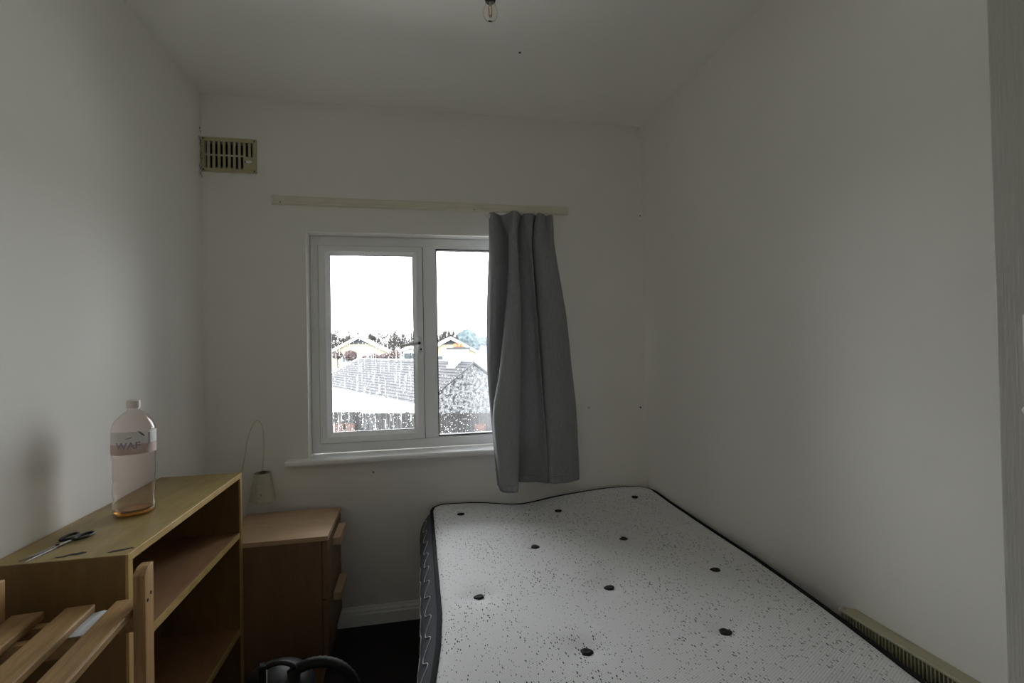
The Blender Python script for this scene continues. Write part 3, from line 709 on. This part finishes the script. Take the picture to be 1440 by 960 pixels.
# ------------------------------------------------------------------ vacuum cleaner on the floor between bookcase and bed
vc = empty('vacuum_cleaner', (-.41, 1.56, 0)); tag(vc, 'black vacuum cleaner with looped hose on the floor beside the bookcase', 'vacuum cleaner')
MB().lathe([(0, .02), (.10, .02), (.115, .04), (.115, .24), (.105, .285), (.08, .32), (.045, .338), (0, .342)], (0, .02, 0), 36).build('canister', 'black_plastic', vc, smooth=True)
MB().lathe([(.116, .19), (.119, .195), (.119, .205), (.116, .21)], (0, .02, 0), 36).build('seam_band', 'black_rubber', vc)
mb = MB(); mb.tube([(-.022, -.035, .10), (-.022, -.035, .372), (-.018, -.035, .384)], .0125, 14); mb.build('wand', 'black_plastic', vc, smooth=True)
mb = MB(); mb.tube([(-.009, -.046, .15), (-.009, -.046, .376)], .0016, 8); mb.build('chrome_trim', 'chrome', vc, smooth=True)
pts = [(-.022+.042*(1-math.cos(t_)), -.036, .36+.024*math.sin(t_)) for t_ in [math.pi*k/14 for k in range(15)]]
mb = MB(); mb.tube(pts, .007, 10); mb.build('carry_handle', 'black_plastic', vc, smooth=True)
pts = []
for k in range(60):
    t_ = math.radians(200-220*k/59); pts.append((.112+.115*math.cos(t_), -.01+.02*k/59, .232+.118*math.sin(t_)))
mb = MB(); mb.tube(pts, [.0165 if k % 2 else .0145 for k in range(60)], 12); mb.build('hose', 'black_rubber', vc, smooth=True)
for s_ in (-1, 1):
    mb = MB(); mb.tube([(s_*.095, .02, .04), (s_*.122, .02, .04)], .04, 20); mb.build('wheel', 'black_rubber', vc)

# ------------------------------------------------------------------ small marks on the walls and ceiling
def dot(name, p, r_, ax, mat_, label, cat, group=None):
    d = {0: (.002, 0, 0), 1: (0, .002, 0), 2: (0, 0, .002)}[ax]; p = Vector(p)
    o = MB().tube([p-Vector(d), p+Vector(d)*.2], [r_, r_*1.0], 10).build(name, mat_); return tag(o, label, cat, group)
dot('nail_head', (1.186, D, 1.952), .004, 1, 'scuff', 'dark nail head in the wall near the right corner', 'nail')
dot('wall_plug', (.880, D, .955), .008, 1, 'putty', 'pale filled plug hole in the wall right of the curtain', 'wall plug')
dot('nail_head', (1.165, D, .945), .005, 1, 'scuff', 'dark chipped nail hole low on the wall near the right corner', 'nail')
dot('nail_head', (-.19, D, .700), .004, 1, 'scuff', 'tiny dark nail head in the wall under the sill', 'nail')
dot('white_peg', (.012, D, 1.826), .005, 1, 'white_plastic', 'tiny white peg above the middle of the window', 'peg')
dot('ceiling_nail', (.43, 1.865, HC), .005, 2, 'scuff', 'small dark mark of a nail in the ceiling', 'nail')

rr = random.Random(5); mb = MB()
for k in range(26):
    z = rr.uniform(2.06, 2.27); L_ = rr.uniform(.008, .03); a = rr.uniform(-1.2, 1.2)
    p = Vector((XL+.0015, D-rr.uniform(.002, .02), z)); q = p+Vector((rr.uniform(0, .01), -L_*math.cos(a)*.5, L_*math.sin(a)))
    q.y = min(q.y, D-.001); mb.tube([p, (p+q)/2+Vector((.002, -.002, -.003)), q], rr.uniform(.0004, .0014), 4)
tag(mb.build('cobweb', 'scuff', None), 'dusty grey cobweb in the wall corner beside the air vent', 'cobweb', None, 'stuff')

# ------------------------------------------------------------------ outside: bungalow
G = -5.2
def stc(o, label): return S_(o, label)
stc(B((-140, D+.17, G-.3), (140, 200, G)).build('ground', 'ground_grass'), 'grassy ground outside the window')
stc(B((-14, D+.17, G), (14, 22.5, G+2.28)).build('bounce_slab', 'bounce_pale'), 'unseen pale slab added below the window to bounce light up')  # unseen slab added to bounce daylight onto the ceiling
A = Vector((4.16, 34.87, .24)); th = .424; RL = 24.5; HW = 4.13; RISE = 2.74
dd = Vector((-math.sin(th), math.cos(th), 0)); nn = Vector((-math.cos(th), -math.sin(th), 0))
bw = empty('bungalow', (A.x, A.y, G), 0); tag(bw, 'low pebbledashed bungalow with grey tiled hipped roof beyond the fence', 'house')
bw.rotation_euler = (0, 0, th)      # local y along the ridge, local x to the right of it
az = A.z-G; ez = az-RISE
mb = MB(); mb.v = [(-HW+.25, 0, 0), (HW-.25, 0, 0), (HW-.25, 0, ez-.05), (0, 0, az-.12), (-HW+.25, 0, ez-.05)]; mb.v += [(x, .3, z) for x, y, z in mb.v]
mb.f = [(0, 1, 2, 3, 4), (9, 8, 7, 6, 5)]+[(k, (k+1) % 5, 5+(k+1) % 5, 5+k) for k in range(5)]
mb.build('gable_wall', 'pebbledash', bw)
mb = MB(); mb.box((-HW+.3, .3, 0), (-HW+.6, RL+HW-.6, ez-.05)); mb.box((HW-.6, .3, 0), (HW-.3, RL+HW-.6, ez-.05)); mb.box((-HW+.3, RL+HW-.9, 0), (HW-.3, RL+HW-.6, ez-.05))
mb.build('long_wall', 'render_white', bw)
# tiled slopes as overlapping courses
NC = 15; sl = math.hypot(HW, RISE); TH = .07
cm = None
for sgn in (-1, 1):
    for k in range(NC):
        a, b_ = k/NC, (k+1)/NC+.012
        P = []
        for f_, lift in ((a, .03), (b_, TH+.03)):
            x = sgn*HW*f_; z = az-RISE*f_; y1 = RL+HW*f_*.92
            P.append(((x, -.14, z+lift), (x, y1, z+lift)))
        mb = MB(); (p0, p1_), (q0, q1) = P; dn = Vector((0, 0, -TH))
        v_ = [Vector(p) for p in (p0, p1_, q1, q0)]; mb.v = [tuple(p) for p in v_]+[tuple(p+dn) for p in v_]
        mb.f = [(0, 1, 2, 3), (7, 6, 5, 4), (0, 4, 5, 1), (1, 5, 6, 2), (2, 6, 7, 3), (3, 7, 4, 0)]
        mb.build('tile_course', 'roof_tile', bw)
mb = MB(); mb.v = [(-HW, RL+HW*.92, ez), (HW, RL+HW*.92, ez), (0, RL, az), (0, RL-.3, az-.1)]; mb.f = [(0, 1, 2), (0, 2, 3), (1, 3, 2)]
mb.build('hip_slope', 'roof_tile', bw)
MB().tube([(0, -.14, az+.02), (0, RL, az+.02)], .13, 8).build('ridge', 'ridge_tile', bw)
for s_ in (-1, 1): MB().tube([(0, RL, az), (s_*HW, RL+HW*.92, ez+.05)], .16, 8).build('hip_ridge', 'fascia_white', bw)
for s_ in (-1, 1):
    MB().tube([(0, -.16, az), (s_*HW, -.16, ez)], .06, 4).build('verge', 'slate_far', bw)
    MB().tube([(s_*HW, 0, ez), (s_*HW, RL+HW*.9, ez)], .09, 8).build('gutter', 'fascia_white', bw)
# chimney on the ridge
ch = empty('chimney', (.0, 0, 0)); ch.parent = bw
ch.location = (0, 2.0, az)
for nme, a, b_, m_ in (('stack', (-.62, -.45, -.5), (.62, .45, .95), 'render_white'), ('crown', (-.72, -.55, .95), (.72, .55, 1.09), 'slate_far'), ('flashing', (-.75, -.56, -.42), (-.5, .5, -.22), 'fascia_white')):
    B(a, b_).build(nme, m_, ch)
for k in range(3): MB().lathe([(.10, 1.09), (.13, 1.13), (.10, 1.36), (.13, 1.40), (.08, 1.40)], ((k-1)*.28, 0, 0), 12).build('pot', 'terracotta', ch)

# ------------------------------------------------------------------ outside: fence
fz = -1.005; FA = -.335      # the fence runs at a slant across the garden
def fpos(t, off=0): return (t*math.cos(FA)+off*math.sin(FA), 17.96+t*math.sin(FA)-off*math.cos(FA), G+2.3)
def fence_panel(x0, x1, zt, mat_, n, label):
    e = empty('fence_panel', fpos((x0+x1)/2), FA); tag(e, label, 'fence', 'garden fence panels')
    mb = MB(); W_ = (x1-x0-.12)/n
    for k in range(n):
        r_ = random.Random(k+x0*10); z = zt-G-2.3-r_.uniform(0, .03)
        B((x0+.06-(x0+x1)/2+k*W_+.006, r_.uniform(0, .012), 0), (x0+.06-(x0+x1)/2+(k+1)*W_-.006, .03, z)).build('board', mat_, e)
    B((-(x1-x0)/2-.05, -.03, 0), (-(x1-x0)/2+.05, .07, zt-G-2.3+.04)).build('post', mat_, e)
    B((-(x1-x0)/2+.05, -.02, zt-G-2.45), ((x1-x0)/2-.07, 0, zt-G-2.40)).build('top_rail', mat_, e)
xs = [-3.9, -2.06, -.25, 1.55, 3.35, 5.15]
fl = ['leftmost dark board fence panel behind the wet casement pane', 'dark board fence panel behind the right of the casement pane', 'dark board fence panel directly behind the window mullion', 'dark board fence panel seen through the right hand pane', 'rightmost dark board fence panel behind the curtain edge']
for k in range(5): fence_panel(xs[k], xs[k+1], fz+(.05 if k == 0 else 0), 'fence_wood', 11, fl[k])
gb = B((-14, -.5, 2.2), (14, .4, 2.3)).build('garden_bank', 'ground_grass'); gb.location = (0, 17.96, G); gb.rotation_euler = (0, 0, FA); stc(gb, 'raised garden bank carrying the fence')
for i, (x, z0, w_, h_) in enumerate(((-2.66, 0, .42, 0), (-2.22, 0, .30, 0), (2.5, 0, .34, 0))):
    e = empty('plant_pot', fpos(x, .38)); tag(e, ('larger', 'smaller', 'single')[i]+' terracotta planter standing against the dark fence '+('at far left', 'beside another', 'behind the fogged pane')[i], 'planter')
    hh = fz-.34-(G+2.3)
    MB().lathe([(0, 0), (w_*.38, 0), (w_*.5, hh*.92), (w_*.55, hh*.92), (w_*.55, hh), (w_*.47, hh), (w_*.45, hh*.9), (0, hh*.9)], (0, 0, 0), 20).build('pot', 'fence_red', e)
    MB().lathe([(0, hh*.88), (w_*.44, hh*.88), (w_*.40, hh*.95), (0, hh*.97)], (0, 0, 0), 16).build('soil', 'fence_wood', e)

# ------------------------------------------------------------------ outside: houses further off
def house(name, x, y, wd, dp, zap, zev, rz, wall, label, gx=.35):
    e = empty(name, (x, y, G), rz); tag(e, label, 'house'); h1, h2 = zev-G, zap-G
    mb = MB(); poly = [(-wd/2, 0), (wd/2, 0), (wd/2, h1), (0, h2-.1), (-wd/2, h1)]; mb.prism(poly, 1, 0, dp); mb.build('wall', wall, e)
    for s_ in (-1, 1):
        ov = .5; sl_ = (h2-h1)/(wd/2); xo = wd/2+ov; zo = h1-ov*sl_
        mb = MB(); mb.prism([(0, h2), (0, h2+.16), (s_*xo, zo+.16), (s_*xo, zo)], 1, -.5, dp+.4); mb.build('roof_slope', 'slate_far', e)
        mb = MB(); mb.prism([(0, h2-.28), (0, h2+.2), (s_*xo, zo+.2), (s_*xo, zo-.16)], 1, -.62, -.5); mb.build('bargeboard', 'fascia_white', e)
    zc = h1+(h2-h1)*.52; xc = wd/2*(1-.52)
    mb = MB(); mb.prism([(-xc, zc), (xc, zc), (0, h2-.3)], 1, -.08, 0); mb.build('gable_cladding', 'slate_far', e)
    for wx in (-wd*.22, wd*.22):
        f_ = B((wx-.6, -.05, h1-1.6), (wx+.6, .02, h1-.5)).build('window', 'fascia_white', e); B((wx-.5, -.07, h1-1.5), (wx+.5, -.05, h1-.6)).build('pane', 'window_glass_far', f_)
    return e

house('cream_house', -8.0, 78, 8.6, 12, 3.3, 1.0, 0, 'render_cream', 'cream gabled house with white bargeboards seen through the wet casement pane')
house('cream_house', 5.55, 74, 7.6, 12, 2.85, .75, 0, 'render_cream', 'cream gabled house standing behind the white chimney')
house('white_house', -.33, 80, 2.4, 5, 1.7, 1.2, .0, 'render_white', 'small white house between the two cream gabled houses')

# round reddish shrubs showing above the bungalow ridge
def shrub(x, y, zc, r_, seed, label):
    e = empty('shrub', (x, y, G)); tag(e, label, 'shrub', 'reddish shrubs behind the bungalow roof')
    rr = random.Random(seed); bm = bmesh.new(); bmesh.ops.create_icosphere(bm, subdivisions=3, radius=r_)
    for v_ in bm.verts: v_.co *= rr.uniform(.72, 1.15); v_.co.z *= .8
    me = bpy.data.meshes.new('foliage'); bm.to_mesh(me); bm.free(); me.materials.append(MATS['shrub_red'])
    o = bpy.data.objects.new('foliage', me); COL.objects.link(o); o.parent = e; o.location = (0, 0, zc-G)
    MB().tube([(0, 0, 0), (.05, 0, (zc-G)*.6), (0, 0, zc-G)], [.12, .09, .05], 6).build('stem', 'bark', e)
for i, (x, y, z, r_, l_) in enumerate(((-9.0, 63, .70, .62, 'leftmost reddish shrub at the edge of the casement pane'), (-7.35, 62, .62, .80, 'broad reddish shrub below the cream gable apex'), (-5.6, 61, .25, .42, 'tiny reddish shrub low between the ridge shrubs'),
        (-4.4, 60, .42, .50, 'small round reddish shrub right of the cream gable centre'), (-3.45, 59, .38, .48, 'small reddish shrub just left of the tallest pair'), (-2.95, 57, .48, .46, 'dark reddish shrub leaning against the tallest one'), (-1.95, 55.3, .62, .72, 'tallest reddish shrub right of the cream house'))):
    shrub(x*1.2, y*1.2, EYE+(z-EYE)*1.2, r_*1.2, 40+i, l_)

# bare winter trees
def tree_mesh(seed):
    rr = random.Random(seed); mb = MB()
    def br(p, d, L_, r_, lv):
        q = p+d*L_; mid = p+d*L_*.5+Vector((rr.uniform(-1, 1), rr.uniform(-1, 1), 0))*L_*.06
        if lv > 1: mb.tube([p, mid, q], [r_, r_*.85, r_*.65], 5 if lv > 3 else 3)
        else: mb.tube([p, q], [r_, r_*.6], 3)
        if lv == 0: return
        for k in range(3 if lv > 1 else 7):
            f = rr.uniform(.35, 1.0) if k else 1.0
            a = rr.uniform(0, 6.28); sp = rr.uniform(.25, .75)
            nd = (d+Vector((math.cos(a)*sp, math.sin(a)*sp, .15))).normalized()
            br(p+d*L_*f, nd, L_*rr.uniform(.6, .82), max(.026, r_*.56), lv-1)
    br(Vector((0, 0, 0)), Vector((rr.uniform(-.05, .05), 0, 1)).normalized(), 2.6, .19, 6)
    me = mb.mesh('branches', 'bark'); zs = max(v_.co.z for v_ in me.vertices); rs = sorted(math.hypot(v_.co.x, v_.co.y) for v_ in me.vertices)[-1]
    for v_ in me.vertices: v_.co = (v_.co.x*2.9/rs, v_.co.y*2.9/rs, v_.co.z*10.4/zs)
    return me
TM = [tree_mesh(s_) for s_ in (1, 2, 3, 4)]
rr = random.Random(11); k = 0
for row, y in enumerate((94, 101, 108, 115, 122)):
    for i in range(5):
        x = -19+row*2.6+(i*6.1)
        if row > 2: x = -19+(row-3)*2.9+1.4+i*6.1
        if x > 10: continue
        o = bpy.data.objects.new('bare_tree', TM[k % 4]); COL.objects.link(o); k += 1
        s_ = rr.uniform(.92, 1.02)*(1+.012*(y-94)/7*2)
        o.location = (x, y, G); o.rotation_euler = (0, 0, rr.uniform(0, 6.28)); o.scale = (1, 1, s_)
        tag(o, 'bare brown winter tree '+('left of the cream house in the casement pane' if x < -12.5 else 'rising behind the left cream house roof' if x < -6 else 'between the two cream houses near the window handle' if x < 2 else 'behind the cream house with the chimney'), 'tree', 'bare trees behind the houses')

# tree belt and hillside on the right, distance haze painted into their blue
def blobtree(x, y, h, w_, seed, label):
    e = empty('hazy_tree', (x, y, G)); tag(e, label, 'tree', 'haze-tinted trees on the far hillside'); rr = random.Random(seed)
    bm = bmesh.new(); bmesh.ops.create_icosphere(bm, subdivisions=4, radius=1)
    for v_ in bm.verts:
        k_ = rr.uniform(.86, 1.08); v_.co = Vector((v_.co.x*w_*k_, v_.co.y*w_*k_, v_.co.z*h*.34*k_))
    me = bpy.data.meshes.new('crown'); bm.to_mesh(me); bm.free(); me.materials.append(MATS['hazy_foliage'])
    o = bpy.data.objects.new('crown', me); COL.objects.link(o); o.parent = e; o.location = (0, 0, h*.58)
    MB().tube([(0, 0, 0), (0, 0, h*.5)], [.5, .3], 8).build('trunk', 'bark', e)
blobtree(16.2, 150, 13.0, 4.2, 1, 'tall rounded tree tinted blue for haze on the hillside left of the curtain')
blobtree(23.2, 160, 11.0, 3.4, 2, 'lower haze-tinted tree beside the tall one next to the curtain')
blobtree(11.3, 140, 9.2, 2.1, 3, 'small haze-tinted tree left of the tall rounded one')
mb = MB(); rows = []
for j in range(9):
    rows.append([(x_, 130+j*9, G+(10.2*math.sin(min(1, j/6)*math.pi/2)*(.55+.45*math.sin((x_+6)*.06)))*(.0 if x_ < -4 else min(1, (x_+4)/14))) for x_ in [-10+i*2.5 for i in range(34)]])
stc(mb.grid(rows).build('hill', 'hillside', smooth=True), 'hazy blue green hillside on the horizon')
